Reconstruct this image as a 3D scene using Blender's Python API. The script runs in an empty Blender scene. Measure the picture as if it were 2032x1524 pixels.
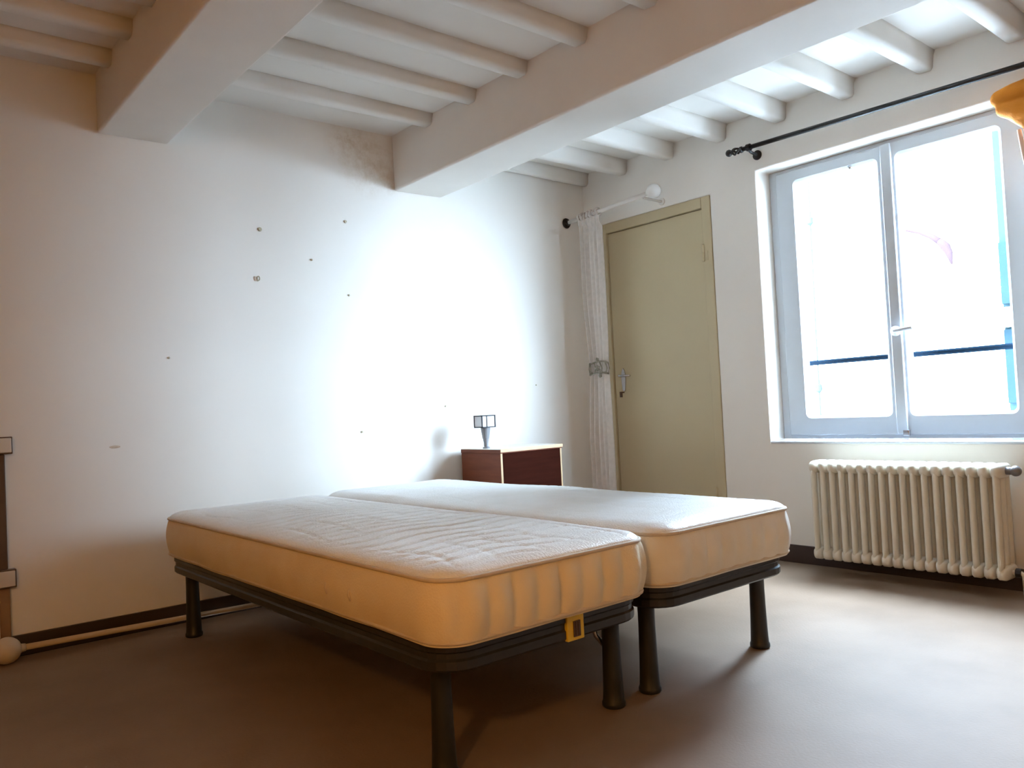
import bpy, bmesh, math, random
from mathutils import Vector, Matrix, noise
random.seed(7)
S = bpy.context.scene
C = S.collection

# ------------------------------------------------------------------ camera
cam_d = bpy.data.cameras.new('camera')
cam_o = bpy.data.objects.new('camera', cam_d); C.objects.link(cam_o)
YAW, PIT, ROL = 0.69776857, 0.02967665, -0.0495254
fw = Vector((math.sin(YAW)*math.cos(PIT), math.cos(YAW)*math.cos(PIT), math.sin(PIT)))
r0 = Vector((math.cos(YAW), -math.sin(YAW), 0)); u0 = r0.cross(fw)
rt = math.cos(ROL)*r0 + math.sin(ROL)*u0; up = -math.sin(ROL)*r0 + math.cos(ROL)*u0
M4 = Matrix(((rt.x, up.x, -fw.x, -3.78832314), (rt.y, up.y, -fw.y, -3.69489705),
             (rt.z, up.z, -fw.z, 0.87310551), (0, 0, 0, 1)))
cam_o.matrix_world = M4
cam_d.sensor_fit = 'HORIZONTAL'; cam_d.sensor_width = 36.0
cam_d.lens = 1591.05/2032*36.0
cam_d.clip_start = 0.02; cam_d.clip_end = 200
S.camera = cam_o

# ------------------------------------------------------------------ world, daylight, exposure
w = bpy.data.worlds.new('overcast_sky'); S.world = w; w.use_nodes = True
bg = w.node_tree.nodes['Background']
bg.inputs[0].default_value = (0.71, 0.915, 1.17, 1); bg.inputs[1].default_value = 67.0
pl = bpy.data.lights.new('window_portal', 'AREA'); pl.shape = 'RECTANGLE'
pl.size = 1.30; pl.size_y = 1.50; pl.cycles.is_portal = True
po = bpy.data.objects.new('window_portal', pl); C.objects.link(po)
po.location = (0.18, -1.94, 1.35); po.rotation_euler = (math.pi/2, 0, math.pi/2)
S.view_settings.view_transform = 'Standard'; S.view_settings.look = 'None'
S.view_settings.gamma = 1.0; S.view_settings.use_curve_mapping = False
S.view_settings.exposure = 0.66

# ------------------------------------------------------------------ materials
MATS = {}
def mat(name, col, rough=0.6, metal=0.0, spec=0.5, var=0.0, vscale=8.0, bump=0.0, bscale=60.0, trans=0.0, coat=0.0, col2=None, stretch=None):
    m = bpy.data.materials.new(name); m.use_nodes = True; nt = m.node_tree; N = nt.nodes; L = nt.links
    b = N['Principled BSDF']
    b.inputs['Base Color'].default_value = (*col, 1); b.inputs['Roughness'].default_value = rough
    b.inputs['Metallic'].default_value = metal; b.inputs['Specular IOR Level'].default_value = spec
    b.inputs['Coat Weight'].default_value = coat
    tc = N.new('ShaderNodeTexCoord'); src = tc.outputs['Object']
    if stretch:
        mp = N.new('ShaderNodeMapping'); mp.inputs['Scale'].default_value = stretch
        L.new(src, mp.inputs[0]); src = mp.outputs[0]
    if var > 0 or col2:
        nz = N.new('ShaderNodeTexNoise'); nz.inputs['Scale'].default_value = vscale; nz.inputs['Detail'].default_value = 5
        L.new(src, nz.inputs['Vector'])
        mx = N.new('ShaderNodeMix'); mx.data_type = 'RGBA'
        c2 = col2 or tuple(max(0, c*(1-var)) for c in col)
        mx.inputs[6].default_value = (*col, 1); mx.inputs[7].default_value = (*c2, 1)
        cr = N.new('ShaderNodeMapRange'); cr.inputs[1].default_value = 0.35; cr.inputs[2].default_value = 0.7
        L.new(nz.outputs[0], cr.inputs[0]); L.new(cr.outputs[0], mx.inputs[0])
        L.new(mx.outputs[2], b.inputs['Base Color'])
    if bump > 0:
        n2 = N.new('ShaderNodeTexNoise'); n2.inputs['Scale'].default_value = bscale; n2.inputs['Detail'].default_value = 4
        L.new(src, n2.inputs['Vector'])
        bp = N.new('ShaderNodeBump'); bp.inputs['Strength'].default_value = bump; bp.inputs['Distance'].default_value = 0.01
        L.new(n2.outputs[0], bp.inputs['Height']); L.new(bp.outputs[0], b.inputs['Normal'])
    MATS[name] = m
    return m

def plaster_stained(name, col, spots):
    """painted plaster with brown damp stains (centre, radius) in object space"""
    m = mat(name, col, 0.85, spec=0.2, var=0.03, vscale=2.0, bump=0.08, bscale=14)
    nt = m.node_tree; N = nt.nodes; L = nt.links; b = N['Principled BSDF']
    base = b.inputs['Base Color'].links[0].from_socket
    tc = N.new('ShaderNodeTexCoord')
    acc = None
    for (cx, cy, cz), r in spots:
        d = N.new('ShaderNodeVectorMath'); d.operation = 'DISTANCE'; d.inputs[1].default_value = (cx, cy, cz)
        L.new(tc.outputs['Object'], d.inputs[0])
        mr = N.new('ShaderNodeMapRange'); mr.inputs[1].default_value = r; mr.inputs[2].default_value = r*0.15
        mr.inputs[3].default_value = 0; mr.inputs[4].default_value = 1
        L.new(d.outputs['Value'], mr.inputs[0])
        if acc is None: acc = mr.outputs[0]
        else:
            mm = N.new('ShaderNodeMath'); mm.operation = 'MAXIMUM'; L.new(acc, mm.inputs[0]); L.new(mr.outputs[0], mm.inputs[1]); acc = mm.outputs[0]
    nz = N.new('ShaderNodeTexNoise'); nz.inputs['Scale'].default_value = 18; nz.inputs['Detail'].default_value = 8
    nz.inputs['Roughness'].default_value = 0.75
    L.new(tc.outputs['Object'], nz.inputs['Vector'])
    r2 = N.new('ShaderNodeMapRange'); r2.inputs[1].default_value = 0.42; r2.inputs[2].default_value = 0.68
    L.new(nz.outputs[0], r2.inputs[0])
    mu = N.new('ShaderNodeMath'); mu.operation = 'MULTIPLY'; L.new(acc, mu.inputs[0]); L.new(r2.outputs[0], mu.inputs[1])
    m2 = N.new('ShaderNodeMath'); m2.operation = 'MULTIPLY'; L.new(mu.outputs[0], m2.inputs[0]); m2.inputs[1].default_value = 0.55
    mx = N.new('ShaderNodeMix'); mx.data_type = 'RGBA'; mx.inputs[7].default_value = (0.46, 0.32, 0.16, 1)
    L.new(m2.outputs[0], mx.inputs[0]); L.new(base, mx.inputs[6]); L.new(mx.outputs[2], b.inputs['Base Color'])
    return m

plaster = mat('white_plaster', (0.84, 0.80, 0.74), 0.85, spec=0.2, var=0.03, vscale=2.0, bump=0.08, bscale=14)
plaster_b = plaster_stained('white_plaster_damp', (0.84, 0.80, 0.74), [((-1.62, 0, 2.22), 0.22), ((-1.72, 0, 2.30), 0.16), ((-1.50, 0, 2.15), 0.12)])
ceil_m = mat('ceiling_paint', (0.83, 0.79, 0.735), 0.85, spec=0.2, var=0.05, vscale=3.0, bump=0.12, bscale=9)
ochre = mat('ochre_wall_paint', (0.56, 0.28, 0.065), 0.85, spec=0.2, var=0.08, vscale=2)
floor_m = mat('floor_lino', (0.25, 0.17, 0.115), 0.68, spec=0.25, col2=(0.205, 0.135, 0.088), vscale=3.0, bump=0.10, bscale=120)
base_m = mat('dark_brown_skirting', (0.045, 0.022, 0.016), 0.45, var=0.3, vscale=6)
door_m = mat('olive_beige_paint', (0.52, 0.43, 0.265), 0.5, var=0.05, vscale=3, bump=0.03, bscale=30)
win_m = mat('white_window_paint', (0.60, 0.64, 0.68), 0.6, spec=0.3, var=0.05, vscale=5)
black_m = mat('black_iron', (0.008, 0.007, 0.007), 0.45, metal=0.2, bump=0.1, bscale=90)
frame_m = mat('charcoal_metal', (0.034, 0.032, 0.034), 0.38, metal=0.25, spec=0.5, var=0.2, vscale=30)
leg_m = mat('black_leg_plastic', (0.018, 0.017, 0.017), 0.42, spec=0.5, var=0.2, vscale=20)
chrome = mat('dull_chrome', (0.55, 0.55, 0.58), 0.25, metal=1.0, var=0.1, vscale=40)
yellow_m = mat('yellow_plastic', (0.75, 0.52, 0.03), 0.4, var=0.1, vscale=30)
mtop_m = mat('mattress_top_fabric', (0.92, 0.92, 0.91), 0.42, spec=0.5, col2=(0.87, 0.86, 0.83), vscale=7, bump=0.25, bscale=160)
mside2_m = mat('mattress_border_white', (0.87, 0.83, 0.76), 0.75, spec=0.2, col2=(0.80, 0.75, 0.66), vscale=9, bump=0.15, bscale=200)
mside_m = mat('mattress_border_fabric', (0.85, 0.73, 0.54), 0.75, spec=0.2, col2=(0.81, 0.67, 0.47), vscale=9, bump=0.15, bscale=200)
pipe_m = mat('mattress_piping', (0.66, 0.55, 0.42), 0.7, var=0.1, vscale=30)
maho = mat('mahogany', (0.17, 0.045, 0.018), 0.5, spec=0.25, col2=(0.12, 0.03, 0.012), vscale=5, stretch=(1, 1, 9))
maho_in = mat('shaded_mahogany_front', (0.028, 0.0075, 0.0045), 0.8, spec=0.0, col2=(0.021, 0.0055, 0.0035), vscale=5, stretch=(1, 1, 9))  # mahogany again, with the shade on the nightstand front put into its colour
cream_edge = mat('cream_edging', (0.48, 0.31, 0.16), 0.5, var=0.1, vscale=20)
ns_top = mat('pale_laminate', (0.72, 0.66, 0.58), 0.35, var=0.05, vscale=10)
rad_m = mat('radiator_enamel', (0.76, 0.71, 0.60), 0.4, var=0.08, vscale=6, bump=0.05, bscale=50)
orange_m = mat('orange_cloth', (0.55, 0.19, 0.02), 0.8, spec=0.15, var=0.15, vscale=9, bump=0.2, bscale=200)
pink_m = mat('pale_orange_lining', (0.80, 0.55, 0.42), 0.8, spec=0.15, var=0.1, vscale=9)
white_rod = mat('white_rod_paint', (0.72, 0.68, 0.63), 0.45, var=0.05, vscale=10)
tan_rod = mat('tan_rod_paint', (0.62, 0.50, 0.36), 0.5, var=0.08, vscale=10)
socket_w = mat('pale_socket_plastic', (0.66, 0.60, 0.54), 0.4, var=0.05, vscale=20)
socket_d = mat('brown_bakelite', (0.10, 0.055, 0.032), 0.45, var=0.2, vscale=20)
conduit_m = mat('brown_conduit_paint', (0.30, 0.17, 0.09), 0.5, col2=(0.16, 0.085, 0.05), vscale=6)
grey_orn = mat('grey_brass_ornament', (0.33, 0.31, 0.25), 0.4, metal=0.6, col2=(0.16, 0.15, 0.11), vscale=60)
lamp_w = mat('white_lamp_shade', (0.66, 0.67, 0.69), 0.5, var=0.04, vscale=20)
lamp_g = mat('grey_lamp_metal', (0.22, 0.22, 0.23), 0.4, metal=0.3, var=0.1, vscale=30)
nail_m = mat('rusty_nail', (0.50, 0.44, 0.30), 0.7, metal=0.0, var=0.3, vscale=200)
smear_m = mat('filler_putty', (0.62, 0.50, 0.38), 0.8, var=0.2, vscale=60)
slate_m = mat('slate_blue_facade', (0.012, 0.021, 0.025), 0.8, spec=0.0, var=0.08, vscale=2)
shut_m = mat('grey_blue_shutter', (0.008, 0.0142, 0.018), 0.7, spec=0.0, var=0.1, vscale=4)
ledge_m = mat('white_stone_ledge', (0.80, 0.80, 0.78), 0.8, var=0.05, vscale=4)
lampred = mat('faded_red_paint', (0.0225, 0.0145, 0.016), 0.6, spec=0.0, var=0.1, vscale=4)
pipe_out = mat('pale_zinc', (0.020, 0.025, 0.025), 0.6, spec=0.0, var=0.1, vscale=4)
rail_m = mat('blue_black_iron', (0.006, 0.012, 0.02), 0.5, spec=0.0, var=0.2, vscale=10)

def sheer_mat():
    m = bpy.data.materials.new('sheer_voile'); m.use_nodes = True; nt = m.node_tree; N = nt.nodes; L = nt.links
    out = N['Material Output']; b = N['Principled BSDF']
    b.inputs['Base Color'].default_value = (0.84, 0.80, 0.76, 1); b.inputs['Roughness'].default_value = 0.9
    b.inputs['Specular IOR Level'].default_value = 0.1
    tr = N.new('ShaderNodeBsdfTransparent'); mx = N.new('ShaderNodeMixShader')
    tc = N.new('ShaderNodeTexCoord'); nz = N.new('ShaderNodeTexNoise'); nz.inputs['Scale'].default_value = 40
    L.new(tc.outputs['Object'], nz.inputs['Vector'])
    mr = N.new('ShaderNodeMapRange'); mr.inputs[3].default_value = 0.46; mr.inputs[4].default_value = 0.62
    L.new(nz.outputs[0], mr.inputs[0]); L.new(mr.outputs[0], mx.inputs[0])
    L.new(tr.outputs[0], mx.inputs[1]); L.new(b.outputs[0], mx.inputs[2]); L.new(mx.outputs[0], out.inputs[0])
    return m
sheer = sheer_mat()
def glass_mat():
    m = bpy.data.materials.new('window_glass'); m.use_nodes = True; nt = m.node_tree; N = nt.nodes; L = nt.links
    out = N['Material Output']; N.remove(N['Principled BSDF'])
    tr = N.new('ShaderNodeBsdfTransparent'); tr.inputs[0].default_value = (0.96, 0.985, 0.985, 1)
    gl = N.new('ShaderNodeBsdfGlossy'); gl.inputs['Roughness'].default_value = 0.03
    lw = N.new('ShaderNodeLayerWeight'); lw.inputs[0].default_value = 0.5
    pw = N.new('ShaderNodeMath'); pw.operation = 'POWER'; pw.inputs[1].default_value = 4.0; L.new(lw.outputs['Facing'], pw.inputs[0])
    fr = N.new('ShaderNodeMath'); fr.operation = 'MULTIPLY_ADD'; fr.inputs[1].default_value = 0.4; fr.inputs[2].default_value = 0.03
    L.new(pw.outputs[0], fr.inputs[0])
    mx = N.new('ShaderNodeMixShader'); L.new(fr.outputs[0], mx.inputs[0]); L.new(tr.outputs[0], mx.inputs[1]); L.new(gl.outputs[0], mx.inputs[2])
    L.new(mx.outputs[0], out.inputs[0])
    return m
glass = glass_mat()

# ------------------------------------------------------------------ helpers
def link(name, bm, m, parent=None, smooth=False, bevel=0.0, seg=2, angle=30):
    me = bpy.data.meshes.new(name)
    bmesh.ops.recalc_face_normals(bm, faces=bm.faces[:])
    bm.to_mesh(me); bm.free()
    for mm in (m if isinstance(m, (list, tuple)) else [m]): me.materials.append(mm)
    if smooth:
        for p in me.polygons: p.use_smooth = True
    o = bpy.data.objects.new(name, me); C.objects.link(o)
    if parent: o.parent = parent
    if bevel > 0:
        b = o.modifiers.new('bevel', 'BEVEL'); b.width = bevel; b.segments = seg; b.limit_method = 'ANGLE'; b.angle_limit = math.radians(angle)
        b.harden_normals = False
        if not smooth:
            for p in me.polygons: p.use_smooth = True
            wn = o.modifiers.new('wn', 'WEIGHTED_NORMAL'); wn.keep_sharp = True
    return o
def tag(o, label=None, cat=None, group=None, kind=None):
    if label: o['label'] = label
    if cat: o['category'] = cat
    if group: o['group'] = group
    if kind: o['kind'] = kind
    return o
def empty(name, loc, label=None, cat=None, group=None, kind=None):
    o = bpy.data.objects.new(name, None); C.objects.link(o); o.empty_display_size = 0.1
    o.location = loc
    return tag(o, label, cat, group, kind)
def box(bm, x0, x1, y0, y1, z0, z1):
    vs = [bm.verts.new((x, y, z)) for x in (x0, x1) for y in (y0, y1) for z in (z0, z1)]
    for f in ((0,1,3,2), (4,6,7,5), (0,4,5,1), (2,3,7,6), (0,2,6,4), (1,5,7,3)):
        bm.faces.new([vs[i] for i in f])
def tube(bm, pts, rad, n=14, cap=True):
    """swept circle along points; rad = number or list"""
    pts = [Vector(p) for p in pts]; k = len(pts)
    rr = rad if isinstance(rad, (list, tuple)) else [rad]*k
    rings = []; prev = None
    for i, p in enumerate(pts):
        t = (pts[min(i+1, k-1)]-pts[max(i-1, 0)]).normalized()
        if prev is None:
            a = t.orthogonal().normalized()
        else:
            a = (prev - t*prev.dot(t)).normalized()
        prev = a; b = t.cross(a)
        rings.append([bm.verts.new(p+rr[i]*(math.cos(2*math.pi*j/n)*a+math.sin(2*math.pi*j/n)*b)) for j in range(n)])
    for i in range(k-1):
        for j in range(n):
            bm.faces.new((rings[i][j], rings[i][(j+1) % n], rings[i+1][(j+1) % n], rings[i+1][j]))
    if cap:
        bm.faces.new(rings[0][::-1]); bm.faces.new(rings[-1])
def ball(bm, c, r, sx=1, sy=1, sz=1, u=20, v=12):
    res = bmesh.ops.create_uvsphere(bm, u_segments=u, v_segments=v, radius=r)
    for vv in res['verts']: vv.co = Vector((vv.co.x*sx, vv.co.y*sy, vv.co.z*sz)) + Vector(c)
def lathe(bm, c, prof, n=20, axis='z'):
    """prof = [(r, h)] around axis through c"""
    rings = []
    for r, h in prof:
        ring = []
        for j in range(n):
            a = 2*math.pi*j/n
            q = {'z': (r*math.cos(a), r*math.sin(a), h), 'y': (r*math.cos(a), h, r*math.sin(a)), 'x': (h, r*math.cos(a), r*math.sin(a))}[axis]
            ring.append(bm.verts.new(Vector(c)+Vector(q)))
        rings.append(ring)
    for i in range(len(rings)-1):
        for j in range(n): bm.faces.new((rings[i][j], rings[i][(j+1) % n], rings[i+1][(j+1) % n], rings[i+1][j]))
    bm.faces.new(rings[0]); bm.faces.new(rings[-1])
def NB(): return bmesh.new()
def boxo(name, d, m, parent=None, bevel=0.003, seg=2):
    bm = NB(); box(bm, *d); return link(name, bm, m, parent, bevel=bevel, seg=seg)

# ------------------------------------------------------------------ the room
XL, YF, HC, WT = -5.1, -5.2, 2.382, 0.17
bm = NB(); box(bm, XL-0.2, WT, YF-0.2, 0.2, -0.2, 0.0)
tag(link('floor', bm, floor_m), kind='structure')
ceil = boxo('ceiling', (XL-0.2, WT, YF-0.2, 0.2, HC, HC+0.2), ceil_m, bevel=0); tag(ceil, kind='structure')
wb = boxo('wall_back', (XL-0.2, WT, 0.0, 0.2, -0.1, HC+0.1), plaster_b, bevel=0); tag(wb, kind='structure')
tag(boxo('wall_left', (XL-0.2, XL, YF-0.2, 0.2, -0.1, HC+0.1), ochre, bevel=0), kind='structure')
tag(boxo('wall_front', (XL-0.2, WT, YF-0.2, YF, -0.1, HC+0.1), ochre, bevel=0), kind='structure')
# window wall with a door niche and a window opening
D1, D2, DH = -0.160, -0.995, 2.02
W1, W2, WS, WTZ = -1.295, -2.585, 0.619, 2.080
ys = [YF-0.2, W2, W1, D2, D1, 0.2]; zs = [-0.1, 0.0, WS, DH, WTZ, HC+0.1]
def solid(i, j):
    if i < 0 or j < 0 or i >= len(ys)-1 or j >= len(zs)-1: return False
    y = (ys[i]+ys[i+1])/2; z = (zs[j]+zs[j+1])/2
    if W2 < y < W1 and WS < z < WTZ: return False
    if D2 < y < D1 and 0 < z < DH: return False
    return True
bm = NB(); vc = {}
def V(x, y, z):
    k = (x, y, z)
    if k not in vc: vc[k] = bm.verts.new(k)
    return vc[k]
for i in range(len(ys)-1):
    for j in range(len(zs)-1):
        if not solid(i, j): continue
        a, b_, c, d = ys[i], ys[i+1], zs[j], zs[j+1]
        for x in (0.0, WT): bm.faces.new((V(x, a, c), V(x, b_, c), V(x, b_, d), V(x, a, d)))
        if not solid(i-1, j): bm.faces.new((V(0., a, c), V(WT, a, c), V(WT, a, d), V(0., a, d)))
        if not solid(i+1, j): bm.faces.new((V(0., b_, c), V(WT, b_, c), V(WT, b_, d), V(0., b_, d)))
        if not solid(i, j-1): bm.faces.new((V(0., a, c), V(WT, a, c), V(WT, b_, c), V(0., b_, c)))
        if not solid(i, j+1): bm.faces.new((V(0., a, d), V(WT, a, d), V(WT, b_, d), V(0., b_, d)))
wr = link('wall_right', bm, plaster, bevel=0.008, seg=3, angle=40); tag(wr, kind='structure')
# skirting
bm = NB(); box(bm, XL, 0.0, -0.014, 0.0, 0.0, 0.082)
tag(link('baseboard_back', bm, base_m, bevel=0.003), kind='structure')
bm = NB(); box(bm, -0.014, 0.0, YF, D2-0.01, 0.0, 0.092)
tag(link('baseboard_right', bm, base_m, bevel=0.003), kind='structure')

# beams and joists, parts of the ceiling
def beam(x0, x1, z0, m=ceil_m):
    bm = NB(); n = 26
    rings = []
    for k in range(n+1):
        y = YF + (0.0-YF)*k/n
        def wob(s): return 0.006*noise.noise(Vector((s*3.1, y*1.3, s)))
        rings.append([bm.verts.new((x0+wob(1), y, z0+wob(2))), bm.verts.new((x1+wob(3), y, z0+wob(4))),
                      bm.verts.new((x1+wob(3), y, HC+0.02)), bm.verts.new((x0+wob(1), y, HC+0.02))])
    for a, b in zip(rings, rings[1:]):
        for j in range(4): bm.faces.new((a[j], a[(j+1) % 4], b[(j+1) % 4], b[j]))
    bm.faces.new(rings[0]); bm.faces.new(rings[-1])
    return link('beam', bm, m, ceil, bevel=0.012, seg=3, angle=50)
beam(-2.930, -2.638, 2.130); beam(-1.461, -1.149, 2.084); beam(-4.45, -4.15, 2.11)
def joist(x0, x1, yc, z0, wid=0.078):
    bm = NB(); n = 10; rings = []
    for k in range(n+1):
        x = x0+(x1-x0)*k/n
        def wob(s): return 0.006*noise.noise(Vector((x*1.7, s*2.3+yc*5, s)))
        h = wid/2
        pts = [(-h-0.012, HC+0.01), (-h-0.002, HC-0.02), (-h+0.002, z0+0.012), (-h+0.014, z0), (h-0.014, z0), (h-0.002, z0+0.012), (h+0.002, HC-0.02), (h+0.012, HC+0.01)]
        rings.append([bm.verts.new((x, min(-0.0005, yc+p+wob(i)), q+wob(i+9))) for i, (p, q) in enumerate(pts)])
    m_ = len(rings[0])
    for a, b in zip(rings, rings[1:]):
        for j in range(m_): bm.faces.new((a[j], a[(j+1) % m_], b[(j+1) % m_], b[j]))
    bm.faces.new(rings[0]); bm.faces.new(rings[-1])
    return link('joist', bm, ceil_m, ceil, smooth=True)
for k in range(14):
    y = -0.355-0.367*k
    joist(-1.150, 0.0, y, 2.296); joist(-2.640, -1.460, y, 2.328)
for k in range(15):
    joist(-4.16, -2.928, -0.245-0.30*k, 2.330)
    joist(XL, -4.44, -0.245-0.30*k, 2.330)
joist(-1.150, 0.0, -0.03, 2.305, 0.05)

# screws, plugs and hook left in the back wall: parts of the wall
def nail(x, z, r, kind='nail'):
    bm = NB()
    if kind == 'hook':
        pts = [(x+r*math.cos(a)*0.6, -0.010, z+r*math.sin(a)) for a in [2*math.pi*i/16 for i in range(17)]]
        tube(bm, pts, r*0.28, 8, cap=False); lathe(bm, (x, 0, z-r), [(r*0.3, 0.002), (r*0.3, -0.012)], 8, 'y')
    elif kind == 'smear':
        ball(bm, (x, 0, z), r, 1.0, 0.12, 0.28)
    else:
        r *= 0.85; lathe(bm, (x, 0, z), [(r*0.45, 0.002), (r*0.45, -0.003), (r*0.9, -0.004), (r*0.8, -0.006), (r*0.3, -0.007)], 10, 'y')
    link('nail' if kind != 'smear' else 'filler_patch', bm, nail_m if kind != 'smear' else smear_m, wb, smooth=False)
for x, z, r, k in [(-2.226, 1.791, 0.013, 'nail'), (-1.764, 1.880, 0.010, 'nail'), (-1.963, 1.664, 0.007, 'nail'), (-2.246, 1.551, 0.010, 'hook'),
                   (-1.762, 1.496, 0.007, 'nail'), (-2.668, 1.170, 0.006, 'nail'), (-1.721, 0.787, 0.007, 'nail'), (-1.185, 0.901, 0.007, 'nail'),
                   (-0.500, 1.006, 0.006, 'nail'), (-2.901, 0.791, 0.022, 'smear')]:
    nail(x, z, r, k)

# ------------------------------------------------------------------ door
dr = empty('door_1', (0, (D1+D2)/2, 0), 'flat olive beige door in a matching frame beside the white curtain', None, None, 'structure')
def under(o, p): o.parent = p; o.matrix_parent_inverse = p.matrix_basis.inverted(); return o
bm = NB()
box(bm, -0.004, 0.10, D2, D2+0.060, 0.0, DH); box(bm, -0.004, 0.10, D1-0.030, D1, 0.0, DH); box(bm, -0.004, 0.10, D2+0.060, D1-0.030, DH-0.062, DH)
under(link('door_frame', bm, door_m, bevel=0.004), dr)
leaf = under(boxo('door_leaf', (0.010, 0.05, D2+0.064, D1-0.033, 0.008, DH-0.066), door_m, bevel=0.004), dr)
bm = NB(); box(bm, 0.09, 0.12, D2, D1, 0, DH); under(link('door_backing', bm, base_m), dr)
hy = -0.268
bm = NB()   # pointed escutcheon plate
pr = [(0, 0.068), (0.010, 0.055), (0.017, 0.030), (0.019, 0.0), (0.016, -0.035), (0.012, -0.070), (0.007, -0.082), (-0.007, -0.082), (-0.012, -0.070), (-0.016, -0.035), (-0.019, 0), (-0.017, 0.030), (-0.010, 0.055)]
f1 = [bm.verts.new((0.011, hy+a, 1.022+b)) for a, b in pr]; f2 = [bm.verts.new((0.003, hy+a*0.9, 1.022+b*0.96)) for a, b in pr]
bm.faces.new(f1); bm.faces.new(f2)
for i in range(len(pr)): bm.faces.new((f1[i], f1[(i+1) % len(pr)], f2[(i+1) % len(pr)], f2[i]))
hp = under(link('handle_plate', bm, chrome), dr)
bm = NB(); tube(bm, [(0.006, hy, 1.040), (-0.035, hy, 1.040), (-0.045, hy-0.008, 1.040), (-0.047, hy-0.03, 1.039), (-0.046, hy-0.10, 1.036)], [0.008, 0.008, 0.008, 0.007, 0.006], 10)
under(link('lever', bm, chrome, smooth=True), hp); 
bm = NB(); tube(bm, [(0.006, hy, 0.935), (-0.025, hy, 0.935)], 0.004, 8); box(bm, -0.028, -0.022, hy-0.010, hy+0.010, 0.905, 0.940)
under(link('key', bm, socket_d, bevel=0.002), hp)
for z in (1.70, 0.32):
    bm = NB(); lathe(bm, (-0.008, D2+0.060, z-0.05), [(0.007, 0), (0.009, 0.004), (0.009, 0.045), (0.0075, 0.047), (0.0075, 0.051), (0.009, 0.053), (0.009, 0.096), (0.005, 0.10)], 12)
    box(bm, -0.006, -0.002, D2+0.030, D2+0.062, z-0.045, z+0.01)
    under(link('hinge', bm, door_m, smooth=False), dr)

# ------------------------------------------------------------------ window
wn = empty('window_1', (0.14, (W1+W2)/2, WS), 'white double casement window in a deep reveal above the radiator', None, None, 'structure')
FX0, FX1 = 0.115, 0.145
def rrect(y0, y1, z0, z1, r, n=6):
    pts = []
    for cy, cz, a0 in ((y1-r, z1-r, 0), (y0+r, z1-r, 90), (y0+r, z0+r, 180), (y1-r, z0+r, 270)):
        for k in range(n+1):
            a = math.radians(a0+90*k/n); pts.append((cy+r*math.cos(a), cz+r*math.sin(a)))
    return pts
def ring_frame(name, outer, inner, x0, x1, ri, ro, m, parent, cham=0.010):
    bm = NB(); po_ = rrect(*outer, ro); pi_ = rrect(*inner, ri)
    pc = rrect(inner[0]-cham, inner[1]+cham, inner[2]-cham, inner[3]+cham, ri+cham*0.6)
    L_ = []
    for pts, x in ((po_, x0+0.004), (rrect(outer[0]+0.004, outer[1]-0.004, outer[2]+0.004, outer[3]-0.004, ro), x0), (pc, x0), (pi_, x0+cham), (pi_, x1), (po_, x1)):
        L_.append([bm.verts.new((x, a, b)) for a, b in pts])
    n = len(po_)
    for i in range(len(L_)):
        A, B = L_[i], L_[(i+1) % len(L_)]
        for j in range(n): bm.faces.new((A[j], A[(j+1) % n], B[(j+1) % n], B[j]))
    return under(link(name, bm, m), parent)
ring_frame('window_frame', (W2, W1, WS+0.012, WTZ), (W2+0.052, W1-0.052, WS+0.055, WTZ-0.035), 0.128, FX1+0.022, 0.004, 0.002, win_m, wn, 0.006)
def sash(y0, y1, g0, g1):
    s = ring_frame('sash', (y0, y1, WS+0.033, WTZ-0.020), (g0, g1, 0.752, 1.995), FX0, FX0+0.045, 0.022, 0.004, win_m, wn, 0.012)
    bm = NB(); box(bm, FX0+0.022, FX0+0.026, g0-0.012, g1+0.012, 0.74, 2.005)
    p = link('pane', bm, glass); p.parent = s; p.matrix_parent_inverse = s.matrix_parent_inverse.copy() if False else s.matrix_basis.inverted()
    return s
sash(-1.938, W1-0.047, -1.884, -1.452)
sash(W2+0.047, -1.942, -2.428, -1.990)
bm = NB(); box(bm, FX0-0.016, FX0+0.001, -1.968, -1.916, WS+0.036, WTZ-0.022)
ast = under(link('astragal', bm, win_m, bevel=0.006, seg=3), wn)
bm = NB(); lathe(bm, (FX0-0.018, -1.942, 1.15), [(0.024, 0.004), (0.024, -0.006), (0.014, -0.012), (0.010, -0.022)], 16, 'x')
tube(bm, [(FX0-0.036, -1.942, 1.15), (FX0-0.044, -1.946, 1.15), (FX0-0.046, -1.97, 1.152), (FX0-0.045, -2.015, 1.156), (FX0-0.044, -2.032, 1.158)], [0.009, 0.010, 0.009, 0.010, 0.012], 10)
under(link('window_handle', bm, win_m, smooth=True), wn)
bm = NB(); box(bm, FX0-0.018, FX0-0.002, -1.975, -1.945, 0.645, 0.675)
under(link('window_latch', bm, chrome, bevel=0.004), wn)
bm = NB(); box(bm, -0.006, 0.128, W2+0.001, W1-0.001, WS-0.004, WS+0.010)
under(link('window_sill', bm, win_m, bevel=0.006, seg=3), wn)
bm = NB(); lathe(bm, (FX0+0.004, -1.755, 1.995), [(0.012, 0.012), (0.010, -0.004), (0.004, -0.010)], 12, 'x')
under(link('window_knob', bm, chrome), wn)
# guard rail outside
gr = empty('guard_rail', (0.24, (W1+W2)/2, 1.036), 'dark iron guard bar across the outside of the window', 'guard rail')
bm = NB(); tube(bm, [(0.24, W1+0.012, 1.033), (0.24, W2-0.012, 1.040)], 0.014, 12); under(link('bar', bm, rail_m, smooth=True), gr)
for y in (W1+0.01, W2-0.01):
    bm = NB(); lathe(bm, (WT, y, 1.036), [(0.022, 0.0), (0.022, 0.006), (0.010, 0.010), (0.010, 0.075)], 14, 'x'); under(link('wall_bracket', bm, rail_m), gr)

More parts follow.
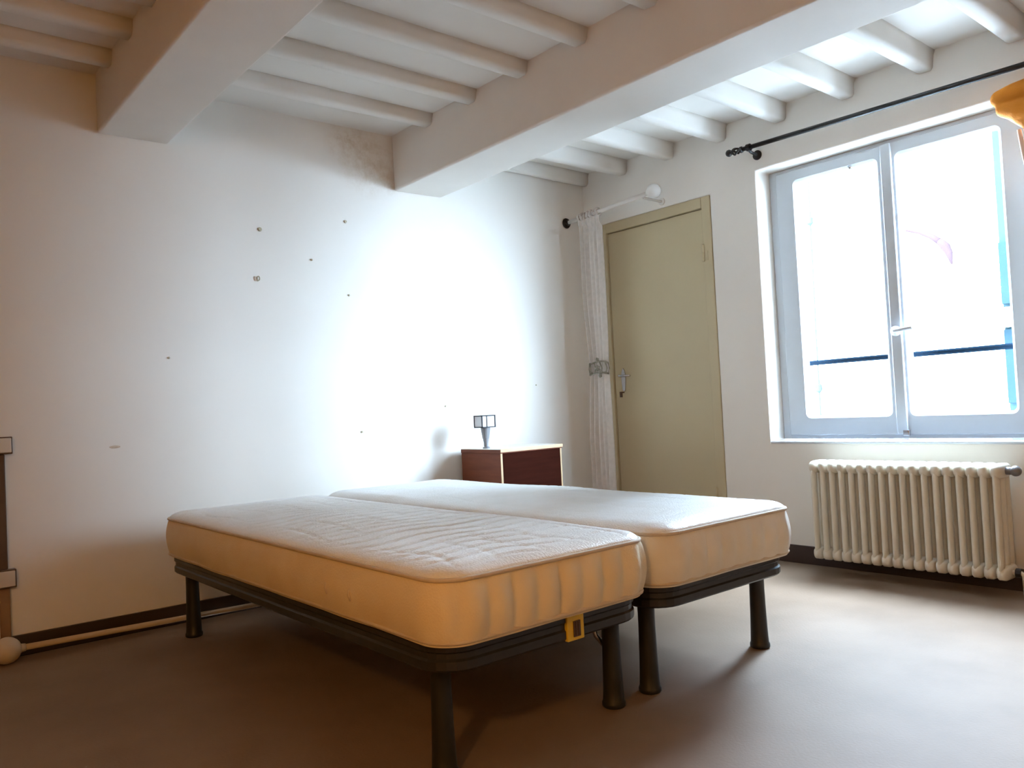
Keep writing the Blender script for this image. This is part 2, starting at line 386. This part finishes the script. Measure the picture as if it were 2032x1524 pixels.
# ------------------------------------------------------------------ outside the window
street_m = mat('pale_paving', (0.40, 0.40, 0.395), 0.9, var=0.15, vscale=1.5)
tag(boxo('street', (WT, 30.0, -25.0, 20.0, -3.2, -3.0), street_m, bevel=0), kind='structure')
nb_ = empty('neighbour_house', (5.5, -3.1, -3.0), 'slate blue house edge with white ledge seen through the right pane', 'building')
under(boxo('wall', (4.0, 7.0, -5.0, -1.12, -3.0, 6.0), slate_m, bevel=0), nb_)
under(boxo('ledge', (3.80, 4.02, -5.0, -0.90, 1.36, 1.52), ledge_m, bevel=0.01), nb_)
sh = under(boxo('shutter', (3.95, 4.01, -1.60, -1.125, 1.56, 2.10), shut_m, bevel=0.004), nb_)
under(boxo('shutter', (3.95, 4.01, -1.60, -1.125, 0.70, 1.34), shut_m, bevel=0.004), nb_)
sl = empty('street_lamp', (4.0, -0.20, -3.0), 'faded red street lamp with a drooping arm behind the window mullion', 'street lamp')
bm = NB(); tube(bm, [(4, -0.20, -3.0), (4, -0.20, 0), (4, -0.215, 2.40)], [0.05, 0.04, 0.03], 12); under(link('pole', bm, lampred, smooth=True), sl)
bm = NB(); tube(bm, [(4, -0.21, 2.40), (4, -0.32, 2.385), (4, -0.46, 2.33), (4, -0.56, 2.27), (4, -0.64, 2.20)], [0.018, 0.019, 0.021, 0.026, 0.032], 12); under(link('arm', bm, lampred, smooth=True), sl)
bm = NB(); tube(bm, [(4, -0.63, 2.215), (4, -0.68, 2.15), (4, -0.71, 2.08), (4, -0.725, 1.98)], [0.033, 0.042, 0.032, 0.010], 14); under(link('lamp_head', bm, lampred, smooth=True), sl)
dp = empty('drain_pipe', (4.0, 0.645, -3.0), 'thin pale outdoor pipe with two clips seen through the left pane', 'pipe')
bm = NB(); tube(bm, [(4, 0.60, 5.0), (4, 0.64, 1.5), (4, 0.645, -3.0)], 0.010, 10); under(link('pipe', bm, pipe_out, smooth=True), dp)
for z, y in ((2.667, 0.632), (0.92, 0.645)):
    bm = NB(); lathe(bm, (4, y, z), [(0.012, -0.05), (0.034, -0.03), (0.034, 0.03), (0.012, 0.05)], 12); under(link('clip', bm, pipe_out), dp)

# ------------------------------------------------------------------ radiator
NS = 18; RY0, RY1, RZ0, RZ1, RX0, RX1 = -1.612, -2.455, 0.070, 0.545, -0.205, -0.055
rad = empty('column_radiator', (-0.13, (RY0+RY1)/2, 0.0), 'cream cast iron column radiator on the wall under the window', 'radiator')
def section_mesh():
    bm = NB(); hw = 0.0125
    def col(xc, rx):
        n = 12; rings = []
        for z, k in ((RZ0+0.035, 0.9), (RZ0+0.07, 1.0), (RZ0+0.20, 1.0), (RZ1-0.20, 1.0), (RZ1-0.07, 1.0), (RZ1-0.035, 0.9)):
            rings.append([bm.verts.new((xc+rx*k*math.cos(2*math.pi*j/n), hw*k*math.sin(2*math.pi*j/n), z)) for j in range(n)])
        for a, b in zip(rings, rings[1:]):
            for j in range(n): bm.faces.new((a[j], a[(j+1) % n], b[(j+1) % n], b[j]))
        bm.faces.new(rings[0]); bm.faces.new(rings[-1])
    xs = [RX0+0.020, (RX0+RX1)/2, RX1-0.020]
    for x in xs: col(x, 0.020)
    # rounded heads joining the columns, thicker hub so neighbours touch
    for zc, sgn in ((RZ1-0.030, 1), (RZ0+0.030, -1)):
        n = 14; m_ = 6; rings = []
        prof = [(-0.0215, 0.55), (-0.019, 0.85), (-0.010, 1.0), (0.010, 1.0), (0.019, 0.85), (0.0215, 0.55)]
        for yy, k in prof:
            ring = []
            for j in range(20):
                a = 2*math.pi*j/20; cx_, cz_ = math.cos(a), math.sin(a)
                ex = abs(cx_)**0.5*(1 if cx_ > 0 else -1); ez = abs(cz_)**0.7*(1 if cz_ > 0 else -1)
                ring.append(bm.verts.new(((RX0+RX1)/2+ex*k*(RX1-RX0)/2*(0.86+0.14*k), yy, zc+ez*0.030*k)))
            rings.append(ring)
        for a, b in zip(rings, rings[1:]):
            for j in range(20): bm.faces.new((a[j], a[(j+1) % 20], b[(j+1) % 20], b[j]))
        bm.faces.new(rings[0]); bm.faces.new(rings[-1])
    return bm
sec = None
for k in range(NS):
    y = RY0-0.0215+(RY1-RY0+0.043)*k/(NS-1)
    if sec is None: sec = link('section', section_mesh(), rad_m, smooth=True); o = sec
    else: o = sec.copy(); C.objects.link(o)
    o.location = (0, y, 0); o.parent = rad; o.matrix_parent_inverse = rad.matrix_basis.inverted()
for y in (RY0-0.12, RY1+0.12):
    for z in (RZ0+0.06, RZ1-0.08):
        bm = NB(); tube(bm, [(0.01, y, z), (-0.05, y, z), (-0.07, y, z-0.01)], 0.007, 8); under(link('wall_bracket', bm, rad_m, smooth=True), rad)
bm = NB(); tube(bm, [(-0.13, RY1+0.01, RZ1-0.030), (-0.13, RY1-0.035, RZ1-0.030)], 0.016, 12); ball(bm, (-0.13, RY1-0.035, RZ1-0.030), 0.022)
under(link('valve', bm, lamp_g, smooth=True), rad)
bm = NB(); tube(bm, [(-0.13, RY1+0.01, RZ0+0.03), (-0.13, RY1-0.03, RZ0+0.03), (-0.13, RY1-0.042, RZ0+0.02), (-0.13, RY1-0.045, 0.0)], 0.010, 12)
under(link('supply_pipe', bm, rad_m, smooth=True), rad)
bm = NB(); tube(bm, [(-0.13, RY1-0.012, RZ0+0.03), (-0.13, RY1-0.032, RZ0+0.03)], [0.019, 0.019], 8); under(link('union_nut', bm, leg_m), rad)

# ------------------------------------------------------------------ beds
def rloop(x0, x1, y0, y1, r, ds):
    """points (x, y, nx, ny, s_on_foot) round a rounded rectangle, dense"""
    pts = []
    def seg(ax, ay, bx, by, nx, ny):
        L_ = math.hypot(bx-ax, by-ay); n = max(1, int(L_/ds))
        for k in range(n): t = k/n; pts.append((ax+(bx-ax)*t, ay+(by-ay)*t, nx, ny))
    def arc(cx, cy, a0):
        n = max(6, int(r*math.pi/2/ds))
        for k in range(n): a = math.radians(a0+90*k/n); pts.append((cx+r*math.cos(a), cy+r*math.sin(a), math.cos(a), math.sin(a)))
    seg(x0+r, y0, x1-r, y0, 0, -1); arc(x1-r, y0+r, -90); seg(x1, y0+r, x1, y1-r, 1, 0); arc(x1-r, y1-r, 0)
    seg(x1-r, y1, x0+r, y1, 0, 1); arc(x0+r, y1-r, 90); seg(x0, y1-r, x0, y0+r, -1, 0); arc(x0+r, y0+r, 180)
    return pts
def mattress(x0, x1, y0, y1, zb, zp, label, seed, tuft, handle, quilt):
    cx, cy = (x0+x1)/2, (y0+y1)/2
    root = empty('mattress', (cx, cy, zb), label, 'mattress', 'single mattresses on the twin beds')
    R_ = 0.085; P = rloop(x0, x1, y0, y1, R_, 0.009); n = len(P)
    nf = 9; tx = [x0+R_*0.6+(x1-x0-1.2*R_)*k/(nf-1) for k in range(nf)]
    bm = NB(); rings = []
    H = 12
    for i in range(H+1):
        t = i/H; z = zb+(zp-zb)*t; bul = 0.016*math.sin(math.pi*min(1, max(0, t)))**0.8
        ring = []
        for (x, y, nx, ny) in P:
            d = bul
            if tuft > 0 and ny < -0.55:
                g = min(abs(x-q) for q in tx)
                ph = min(1, g/0.030)
                d += tuft*(math.sqrt(max(0, ph))-0.8)*math.sin(math.pi*t)**0.5
            d += 0.004*noise.noise(Vector((x*5+seed, y*5, z*7)))
            ring.append(bm.verts.new((x+nx*d, y+ny*d, z)))
        rings.append(ring)
    for a, b in zip(rings, rings[1:]):
        for j in range(n): bm.faces.new((a[j], a[(j+1) % n], b[(j+1) % n], b[j]))
    under(link('border', bm, mside_m if handle else mside2_m, smooth=True), root)
    # quilted panels
    def panel(name, zs_, dirn):
        bm = NB(); hw, hl, r = (x1-x0)/2, (y1-y0)/2, R_; NU, NV = 84, 210; G = []
        for j in range(NV+1):
            v = -1+2*j/NV; v = math.copysign(1-(1-abs(v))**1.25, v); yy = v*hl
            ov = abs(yy)-(hl-r); wd = hw if ov <= 0 else hw-r+math.sqrt(max(0, r*r-ov*ov)); row = []
            for i in range(NU+1):
                u = -1+2*i/NU; u = math.copysign(1-(1-abs(u))**1.4, u); xx = u*wd
                qx, qy = abs(xx)-(hw-r), abs(yy)-(hl-r)
                d = r-math.hypot(max(qx, 0), max(qy, 0))-min(max(qx, qy), 0)
                d = max(0, d); X, Y = cx+xx, cy+yy
                t = min(1, d/0.07); h = 0.026*math.sqrt(max(0, 1-(1-t)**2))+0.010*min(1, d/hw)
                k = min(1, max(0, (d-0.02)/0.03))
                q = math.sin(Y*2*math.pi/0.15+0.8*math.sin(X*2*math.pi/0.34+seed)+1.6*noise.noise(Vector((X*3, Y*3, seed))))
                h -= quilt*max(0, 1-abs(q)*2.2)*k
                q2 = math.sin(X*2*math.pi/0.27+1.4*noise.noise(Vector((X*4, Y*4, seed+9))))
                h -= quilt*0.6*max(0, 1-abs(q2)*3.5)*k*(0.5+0.5*math.sin(Y*9+seed))
                h += 0.006*noise.noise(Vector((X*2.2+seed, Y*2.2, 3)))*k
                row.append(bm.verts.new((X, Y, zs_+dirn*h)))
            G.append(row)
        for j in range(NV):
            for i in range(NU): bm.faces.new((G[j][i], G[j][i+1], G[j+1][i+1], G[j+1][i]))
        return under(link(name, bm, mtop_m, smooth=True), root)
    panel('top_panel', zp, 1)
    bm = NB(); box(bm, x0+0.03, x1-0.03, y0+0.03, y1-0.03, zb, zb+0.01); under(link('bottom_panel', bm, mside_m), root)
    for z in (zp, zb+0.010):
        bm = NB(); Q = rloop(x0-0.002, x1+0.002, y0-0.002, y1+0.002, R_, 0.02)
        pts = [(a, b, z) for a, b, _, _ in Q]; pts.append(pts[0]); tube(bm, pts, 0.0055, 8, cap=False)
        under(link('piping', bm, pipe_m, smooth=True), root)
    if handle:
        for ya in (-1.675, -1.805):
            bm = NB(); tube(bm, [(x0-0.014, ya, 0.425), (x0-0.020, ya-0.002, 0.412), (x0-0.015, ya-0.005, 0.396)], 0.004, 8)
            under(link('strap_stitching', bm, pipe_m, smooth=True), root)
    return root
mattress(-2.772, -2.062, -2.205, -0.198, 0.338, 0.490, 'cream mattress with tufted foot end nearer the camera', 1.0, 0.018, True, 0.007)
mattress(-2.026, -1.318, -2.205, -0.135, 0.338, 0.490, 'whiter smooth mattress nearer the window and radiator', 5.0, 0.009, False, 0.002)

def bed(x0, x1, y0, y1, legs, label, yellow):
    cx, cy = (x0+x1)/2, (y0+y1)/2
    root = empty('bed_base', (cx, cy, 0), label, 'bed frame', 'twin metal bed bases')
    Pn = rloop(x0, x1, y0, y1, 0.09, 0.03); n = len(Pn)
    bm = NB(); prof = [(0.000, 0.278), (0.006, 0.270), (-0.020, 0.270), (-0.028, 0.276), (-0.028, 0.330), (-0.022, 0.336), (-0.004, 0.336), (0.002, 0.330), (0.002, 0.314), (-0.003, 0.308), (-0.003, 0.298), (0.004, 0.292)]
    prof = [(0.004, 0.276), (-0.002, 0.270), (-0.022, 0.270), (-0.028, 0.276), (-0.028, 0.330), (-0.022, 0.336), (-0.002, 0.336), (0.004, 0.330), (0.004, 0.318), (-0.001, 0.313), (-0.001, 0.300), (0.004, 0.295)]
    rings = [[bm.verts.new((x+nx*d, y+ny*d, z)) for (x, y, nx, ny) in Pn] for d, z in prof]
    for i in range(len(rings)):
        a, b = rings[i], rings[(i+1) % len(rings)]
        for j in range(n): bm.faces.new((a[j], a[(j+1) % n], b[(j+1) % n], b[j]))
    under(link('rail', bm, frame_m), root)
    for k in range(12):
        y = y0+0.12+(y1-y0-0.24)*k/11
        bm = NB(); box(bm, x0+0.02, x1-0.02, y-0.035, y+0.035, 0.318, 0.330); under(link('slat', bm, cream_edge), root)
    for y in (y0+0.14, y1-0.10):
        bm = NB(); box(bm, x0+0.02, x1-0.02, y-0.015, y+0.015, 0.280, 0.312); under(link('cross_bar', bm, frame_m, bevel=0.003), root)
    for lx, ly in legs:
        bm = NB(); lathe(bm, (lx, ly, 0), [(0.030, 0.0), (0.034, 0.004), (0.034, 0.014), (0.031, 0.020), (0.029, 0.06), (0.027, 0.12), (0.0255, 0.20), (0.0255, 0.272), (0.030, 0.275), (0.030, 0.30)], 24)
        under(link('leg', bm, leg_m, smooth=True, bevel=0), root)
    if yellow:
        bm = NB(); box(bm, -2.378, -2.318, y0-0.010, y0+0.003, 0.268, 0.338)
        yl = under(link('yellow_label_holder', bm, yellow_m, bevel=0.003), root); yl['label'] = 'yellow plastic label clip'
        bm = NB(); box(bm, -2.358, -2.334, y0-0.013, y0-0.008, 0.278, 0.318); box(bm, -2.352, -2.349, y0-0.015, y0-0.012, 0.280, 0.316); box(bm, -2.343, -2.340, y0-0.015, y0-0.012, 0.280, 0.316)
        l2 = link('label_slot', bm, socket_d); l2.parent = yl; l2.matrix_parent_inverse = yl.matrix_basis.inverted()
        bm = NB(); tube(bm, [(-2.115, -2.02, 0.285), (-2.125, -2.02, 0.24), (-2.118, -2.025, 0.20), (-2.10, -2.04, 0.17)], 0.007, 10)
        under(link('chrome_catch', bm, chrome, smooth=True), root)
    return root
bed(-2.757, -2.064, -2.175, -0.204, [(-2.690, -2.062), (-2.095, -2.062), (-2.691, -0.275), (-2.095, -0.275)], 'dark metal bed base with a yellow label on its foot rail', True)
bed(-2.006, -1.322, -2.175, -0.205, [(-1.936, -2.062), (-1.353, -2.062), (-1.936, -0.275), (-1.353, -0.275)], 'dark metal bed base nearer the window, without a yellow label', False)

# ------------------------------------------------------------------ nightstand and lamp
nx0, nx1, ny0, ny1, nh = -1.128, -0.688, -0.400, -0.052, 0.655
ns = empty('nightstand', ((nx0+nx1)/2, (ny0+ny1)/2, 0), 'mahogany nightstand with a shade-darkened front and cream edging behind the beds', 'nightstand')
under(boxo('side_panel', (nx0, nx0+0.018, ny0+0.003, ny1, 0.0, nh-0.020), maho, bevel=0.001), ns)
under(boxo('side_panel', (nx1-0.018, nx1, ny0+0.003, ny1, 0.0, nh-0.020), maho, bevel=0.001), ns)
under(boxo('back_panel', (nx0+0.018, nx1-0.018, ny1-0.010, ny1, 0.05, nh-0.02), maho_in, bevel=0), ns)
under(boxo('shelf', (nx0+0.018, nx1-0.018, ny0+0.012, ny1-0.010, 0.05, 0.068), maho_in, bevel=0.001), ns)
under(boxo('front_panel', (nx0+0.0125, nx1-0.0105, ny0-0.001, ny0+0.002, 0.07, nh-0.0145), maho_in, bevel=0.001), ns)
tp = under(boxo('top', (nx0-0.004, nx1+0.006, ny0-0.004, ny1, nh-0.020, nh), [maho], bevel=0.002), ns)
bm = NB(); box(bm, nx0-0.003, nx1+0.005, ny0-0.003, ny1-0.001, nh, nh+0.003); under(link('top_laminate', bm, ns_top), ns)
for d in ((nx0, nx0+0.012, ny0, ny0+0.003, 0.0, nh-0.02), (nx1-0.010, nx1, ny0, ny0+0.003, 0.0, nh-0.02), (nx0-0.004, nx1+0.006, ny0-0.007, ny0-0.004, nh-0.014, nh+0.003)):
    under(boxo('edging', d, cream_edge, bevel=0), ns)

lx, ly, lz = -1.080, -0.220, nh+0.003
lm = empty('table_lamp', (lx, ly, lz), 'small grey lamp with a white box shade on the nightstand', 'lamp')
bm = NB(); lathe(bm, (lx, ly, lz), [(0.020, 0.0), (0.020, 0.006), (0.013, 0.010), (0.013, 0.03), (0.017, 0.05), (0.0175, 0.053), (0.019, 0.055), (0.027, 0.11), (0.024, 0.118)], 16)
under(link('stem', bm, lamp_g, smooth=False), lm)
hx0, hx1, hy0, hy1, hz0, hz1 = lx-0.045, lx+0.050, ly-0.030, ly+0.045, lz+0.114, lz+0.182
shd = under(boxo('shade', (hx0+0.003, hx1-0.003, hy0+0.003, hy1-0.003, hz0+0.003, hz1-0.003), lamp_w, bevel=0), lm)
bm = NB(); e = 0.006
for a in (hx0, hx1-e):
    for b in (hy0, hy1-e): box(bm, a, a+e, b, b+e, hz0, hz1)
for a in (hx0, hx1-e):
    for c in (hz0, hz1-e): box(bm, a, a+e, hy0, hy1, c, c+e)
for b in (hy0, hy1-e):
    for c in (hz0, hz1-e): box(bm, hx0, hx1, b, b+e, c, c+e)
box(bm, lx-0.012, lx-0.008, hy0, hy0+e, hz0, hz1)
under(link('shade_frame', bm, mat('dark_grey_wire', (0.06, 0.06, 0.065), 0.6, spec=0.1, var=0.1, vscale=30)), lm)

# ------------------------------------------------------------------ curtain rod, sheer curtain and tieback by the door
RX = -0.170
dr2 = empty('curtain_rod', (RX, 0, 2.045), 'white curtain rod with ball end above the door', 'curtain rod')
bm = NB(); tube(bm, [(RX, -0.004, 2.046), (RX, -0.70, 2.080)], 0.0125, 14); under(link('pole', bm, white_rod, smooth=True), dr2)
bm = NB(); ball(bm, (RX, -0.735, 2.081), 0.042); lathe(bm, (RX, -0.70, 2.080), [(0.017, 0.012), (0.02, 0.006), (0.02, -0.004), (0.016, -0.010)], 14, 'y'); under(link('ball_finial', bm, white_rod, smooth=True), dr2)
bm = NB(); lathe(bm, (RX, 0.0, 2.046), [(0.030, 0.0), (0.034, -0.006), (0.030, -0.014), (0.018, -0.020), (0.016, -0.030)], 18, 'y'); under(link('wall_flange', bm, black_m), dr2)
bm = NB(); tube(bm, [(RX, -0.655, 2.062), (RX+0.03, -0.655, 2.060), (0.0, -0.655, 2.060)], 0.007, 10); lathe(bm, (0.0, -0.655, 2.060), [(0.022, 0.0), (0.022, -0.005), (0.012, -0.008)], 14, 'x')
under(link('bracket', bm, white_rod, smooth=False), dr2)

def curtain_mesh(y0, y1, ztop, zbot, xc, waist_z, waist, nf, amp, m, name, seed):
    bm = NB(); NU, NV = 120, 60; grid = []
    for j in range(NV+1):
        t = j/NV; z = ztop+(zbot-ztop)*t; row = []
        d = abs(z-waist_z); wf = waist+(1-waist)*min(1, (d/0.45)**0.7)
        top = max(0, 1-t/0.04)
        yc = (y0+y1)/2-0.015*(1-min(1, d/0.4))
        for i in range(NU+1):
            u = i/NU; y = yc+(u-0.5)*(y1-y0)*wf
            a = amp*(0.7+0.3*math.sin(u*9+seed))*(0.55+0.45*wf)
            x = xc+a*math.sin(u*nf*2*math.pi+0.5*math.sin(z*1.3+seed)+seed)+0.004*noise.noise(Vector((u*6, z*2, seed)))
            if t < 0.02: x = xc-0.016+0.2*(x-xc)
            row.append(bm.verts.new((x, y, z)))
        grid.append(row)
    for j in range(NV):
        for i in range(NU): bm.faces.new((grid[j][i], grid[j][i+1], grid[j+1][i+1], grid[j+1][i]))
    return link(name, bm, m, smooth=True)
cu = empty('sheer_curtain', (RX, -0.215, 0), 'thin white sheer curtain gathered in the corner beside the beige door', 'curtain')
under(curtain_mesh(-0.310, -0.125, 2.036, 0.012, RX, 1.09, 0.72, 5, 0.022, sheer, 'curtain_panel', 0.4), cu)
bm = NB(); 
for k in range(7):   # gathered heading wrapped over the rod
    y = -0.13-0.026*k; zc_ = 2.046+(-y)*0.0486
    pts = [(RX+0.020*math.cos(a), y+0.004*math.sin(3*a+k), zc_+0.020*math.sin(a)) for a in [2*math.pi*i/14 for i in range(15)]]
    tube(bm, pts, 0.008+0.002*math.sin(k*2.2), 8, cap=False)
under(link('curtain_heading', bm, sheer, smooth=True), cu)
tb = empty('curtain_tieback', (RX, -0.228, 1.04), 'ornate grey tieback clasped round the sheer curtain', 'tieback')
bm = NB()
for zz in (1.058, 1.125):
    pts = [(RX+0.042*math.cos(a), -0.228+0.070*math.sin(a), zz+0.006*math.sin(a*2)) for a in [2*math.pi*i/28 for i in range(29)]]
    tube(bm, pts, 0.005, 8, cap=False)
for k in range(10):
    a = 2*math.pi*k/10
    tube(bm, [(RX+0.042*math.cos(a), -0.228+0.070*math.sin(a), 1.056), (RX+0.046*math.cos(a+0.18), -0.228+0.074*math.sin(a+0.18), 1.09), (RX+0.042*math.cos(a), -0.228+0.070*math.sin(a), 1.127)], 0.004, 6)
under(link('band', bm, grey_orn, smooth=True), tb)
for dy, z, r in ((-0.030, 1.09, 0.017), (-0.048, 1.068, 0.012), (-0.030, 1.142, 0.013), (-0.045, 1.045, 0.013), (0.02, 1.06, 0.009)):
    bm = NB(); xx = RX-0.045*math.sqrt(max(0.1, 1-(dy/0.072)**2))
    for q in range(5):
        a = 2*math.pi*q/5; ball(bm, (xx-0.003, -0.228+dy+r*0.6*math.cos(a), z+r*0.6*math.sin(a)), r*0.5, u=8, v=6)
    ball(bm, (xx-0.007, -0.228+dy, z), r*0.4, u=8, v=6)
    under(link('rosette', bm, grey_orn, smooth=True), tb)

# ------------------------------------------------------------------ black rod above the window and the orange curtain on it
BX = -0.080
wr2 = empty('curtain_rod', (BX, -2.0, 2.17), 'black iron curtain rod with twisted finial above the window', 'curtain rod')
def rz(y): return 2.189+(2.162-2.189)*(y+1.188)/(-2.604+1.188)
bm = NB(); tube(bm, [(BX, -1.275, rz(-1.275)), (BX, -3.05, rz(-3.05))], 0.0120, 14); under(link('pole', bm, black_m, smooth=True), wr2)
bm = NB(); yb = -1.275
lathe(bm, (BX, yb, rz(yb)), [(0.012, -0.004), (0.017, 0.0), (0.017, 0.010), (0.009, 0.016)], 12, 'y')
for s in range(4):   # twisted basket
    pts = []
    for i in range(15):
        t = i/14; rr = 0.004+0.013*math.sin(math.pi*t); a = s*math.pi/2+t*2.6
        pts.append((BX+rr*math.cos(a), yb+0.014+0.052*t, rz(yb)+rr*math.sin(a)))
    tube(bm, pts, 0.0055, 8)
ball(bm, (BX, yb+0.082, rz(yb)+0.002), 0.019, u=14, v=10)
under(link('finial', bm, black_m, smooth=True), wr2)
for y in (-1.315, -2.660):
    bm = NB(); tube(bm, [(0.0, y, rz(y)-0.028), (-0.03, y, rz(y)-0.026), (-0.06, y, rz(y)-0.022), (BX, y, rz(y)-0.012)], 0.008, 10)
    lathe(bm, (0.0, y, rz(y)-0.028), [(0.026, 0.002), (0.026, -0.006), (0.012, -0.010)], 16, 'x')
    tube(bm, [(BX, y-0.010, rz(y)), (BX, y+0.010, rz(y))], 0.019, 14)
    under(link('bracket', bm, black_m, smooth=False), wr2)
oc = empty('orange_curtain', (BX, -2.75, 1.0), 'orange curtain bunched up in folds at the window edge under the black rod', 'curtain')
def blob(name, chains, m, vox=0.006, smooth_it=4):
    bm = NB()
    for pts, rr in chains:
        tube(bm, pts, rr, 16)
        ball(bm, pts[0], rr[0], u=14, v=10); ball(bm, pts[-1], rr[-1], u=14, v=10)
    o = link(name, bm, m, smooth=True)
    r = o.modifiers.new('remesh', 'REMESH'); r.mode = 'VOXEL'; r.voxel_size = vox; r.use_smooth_shade = True
    s = o.modifiers.new('smooth', 'SMOOTH'); s.iterations = smooth_it; s.factor = 0.5
    return under(o, oc)
blob('curtain_bunch', [
    ([(-0.10, -2.515, 2.045), (-0.105, -2.56, 2.048), (-0.11, -2.64, 2.052), (-0.10, -2.74, 2.06), (-0.085, -2.84, 2.09)], [0.036, 0.042, 0.045, 0.048, 0.045]),
    ([(-0.10, -2.530, 1.998), (-0.11, -2.58, 1.975), (-0.115, -2.66, 1.965), (-0.10, -2.76, 1.98), (-0.09, -2.84, 2.03)], [0.034, 0.046, 0.052, 0.056, 0.05]),
    ([(-0.095, -2.565, 1.955), (-0.105, -2.61, 1.925), (-0.105, -2.68, 1.905), (-0.10, -2.78, 1.93)], [0.022, 0.034, 0.046, 0.05]),
    ([(-0.085, -2.84, 2.06), (BX, -2.86, 2.12), (BX, -2.87, 2.165)], [0.045, 0.035, 0.026]),
    ([(-0.09, -2.80, 1.98), (-0.09, -2.79, 1.80), (-0.09, -2.80, 1.45), (-0.09, -2.80, 1.05)], [0.05, 0.045, 0.055, 0.07]),
    ([(-0.09, -2.86, 1.98), (-0.09, -2.87, 1.80), (-0.09, -2.88, 1.45), (-0.09, -2.89, 1.05)], [0.05, 0.045, 0.055, 0.07]),
], orange_m)
bm = NB(); 
for i, (ya, za, yb_, zb_, r) in enumerate(((-2.575, 1.90, -2.600, 1.715, 0.010), (-2.60, 1.91, -2.622, 1.70, 0.014), (-2.63, 1.91, -2.65, 1.66, 0.016))):
    tube(bm, [(-0.095, ya, za), (-0.10, (ya+yb_)/2, (za+zb_)/2), (-0.095, yb_, zb_)], [r*0.8, r, r*1.1], 10)
under(link('lining_tail', bm, pink_m, smooth=True), oc)

# ------------------------------------------------------------------ warm pendant lamp hanging behind the camera
px, py, pz = -4.60, -3.55, 1.72
pd = empty('pendant_lamp', (px, py, pz), 'lit warm pendant lamp with a dark dome shade hanging behind the camera', 'lamp')
bm = NB(); lathe(bm, (px, py, 0), [(0.045, HC), (0.045, HC-0.02), (0.012, HC-0.03)], 16); under(link('ceiling_rose', bm, socket_d), pd)
bm = NB(); tube(bm, [(px, py, HC-0.02), (px, py, pz+0.14)], 0.004, 8); under(link('cord', bm, socket_d), pd)
bm = NB()
prof = [(0.020, 0.15), (0.035, 0.13), (0.09, 0.11), (0.15, 0.06), (0.18, 0.0), (0.176, 0.0), (0.146, 0.056), (0.086, 0.104), (0.030, 0.124), (0.016, 0.144)]
lathe(bm, (px, py, pz), prof, 28); under(link('shade', bm, socket_d, smooth=True), pd)
bulb = bpy.data.lights.new('bulb_light', 'POINT'); bulb.energy = 41.0; bulb.color = (1.0, 0.52, 0.14); bulb.shadow_soft_size = 0.10
bo = bpy.data.objects.new('bulb_light', bulb); C.objects.link(bo); bo.location = (px, py, pz+0.02)

# ------------------------------------------------------------------ rod on the floor, sockets and conduit at the left edge
fr = empty('curtain_pole', (-3.32, -0.095, 0), 'pale pole with ball end lying on the floor along the skirting', 'curtain pole')
bm = NB(); tube(bm, [(-3.30, -0.094, 0.051), (-1.8, -0.034, 0.013)], 0.0115, 12); under(link('pole', bm, tan_rod, smooth=True), fr)
bm = NB(); ball(bm, (-3.325, -0.095, 0.051), 0.050); tube(bm, [(-3.29, -0.094, 0.050), (-3.262, -0.092, 0.050)], [0.019, 0.014], 14); under(link('ball_finial', bm, tan_rod, smooth=True), fr)
def socket(z0, z1, label):
    s = empty('socket_box', (-3.310, 0, z0), label, 'socket', 'socket boxes on the wall conduit')
    under(boxo('housing', (-3.350, -3.276, -0.034, -0.0005, z0, z1), socket_d, bevel=0.003), s)
    fp = under(boxo('face_plate', (-3.345, -3.281, -0.040, -0.033, z0+0.006, z1-0.005), socket_w, bevel=0.003), s)
    return s
socket(0.790, 0.858, 'upper pale socket box with dark edges at the left edge')
socket(0.273, 0.344, 'lower pale socket box with dark edges above the skirting')
cd = boxo('cable_conduit', (-3.334, -3.302, -0.024, -0.0005, 0.344, 0.790), socket_d, bevel=0.004)
tag(cd, 'dark brown cable conduit running between the two socket boxes', 'conduit')
cd = boxo('cable_conduit', (-3.334, -3.298, -0.024, -0.0145, 0.0, 0.273), conduit_m, bevel=0.004)
tag(cd, 'tan cable conduit dropping from the lower socket box to the floor', 'conduit')
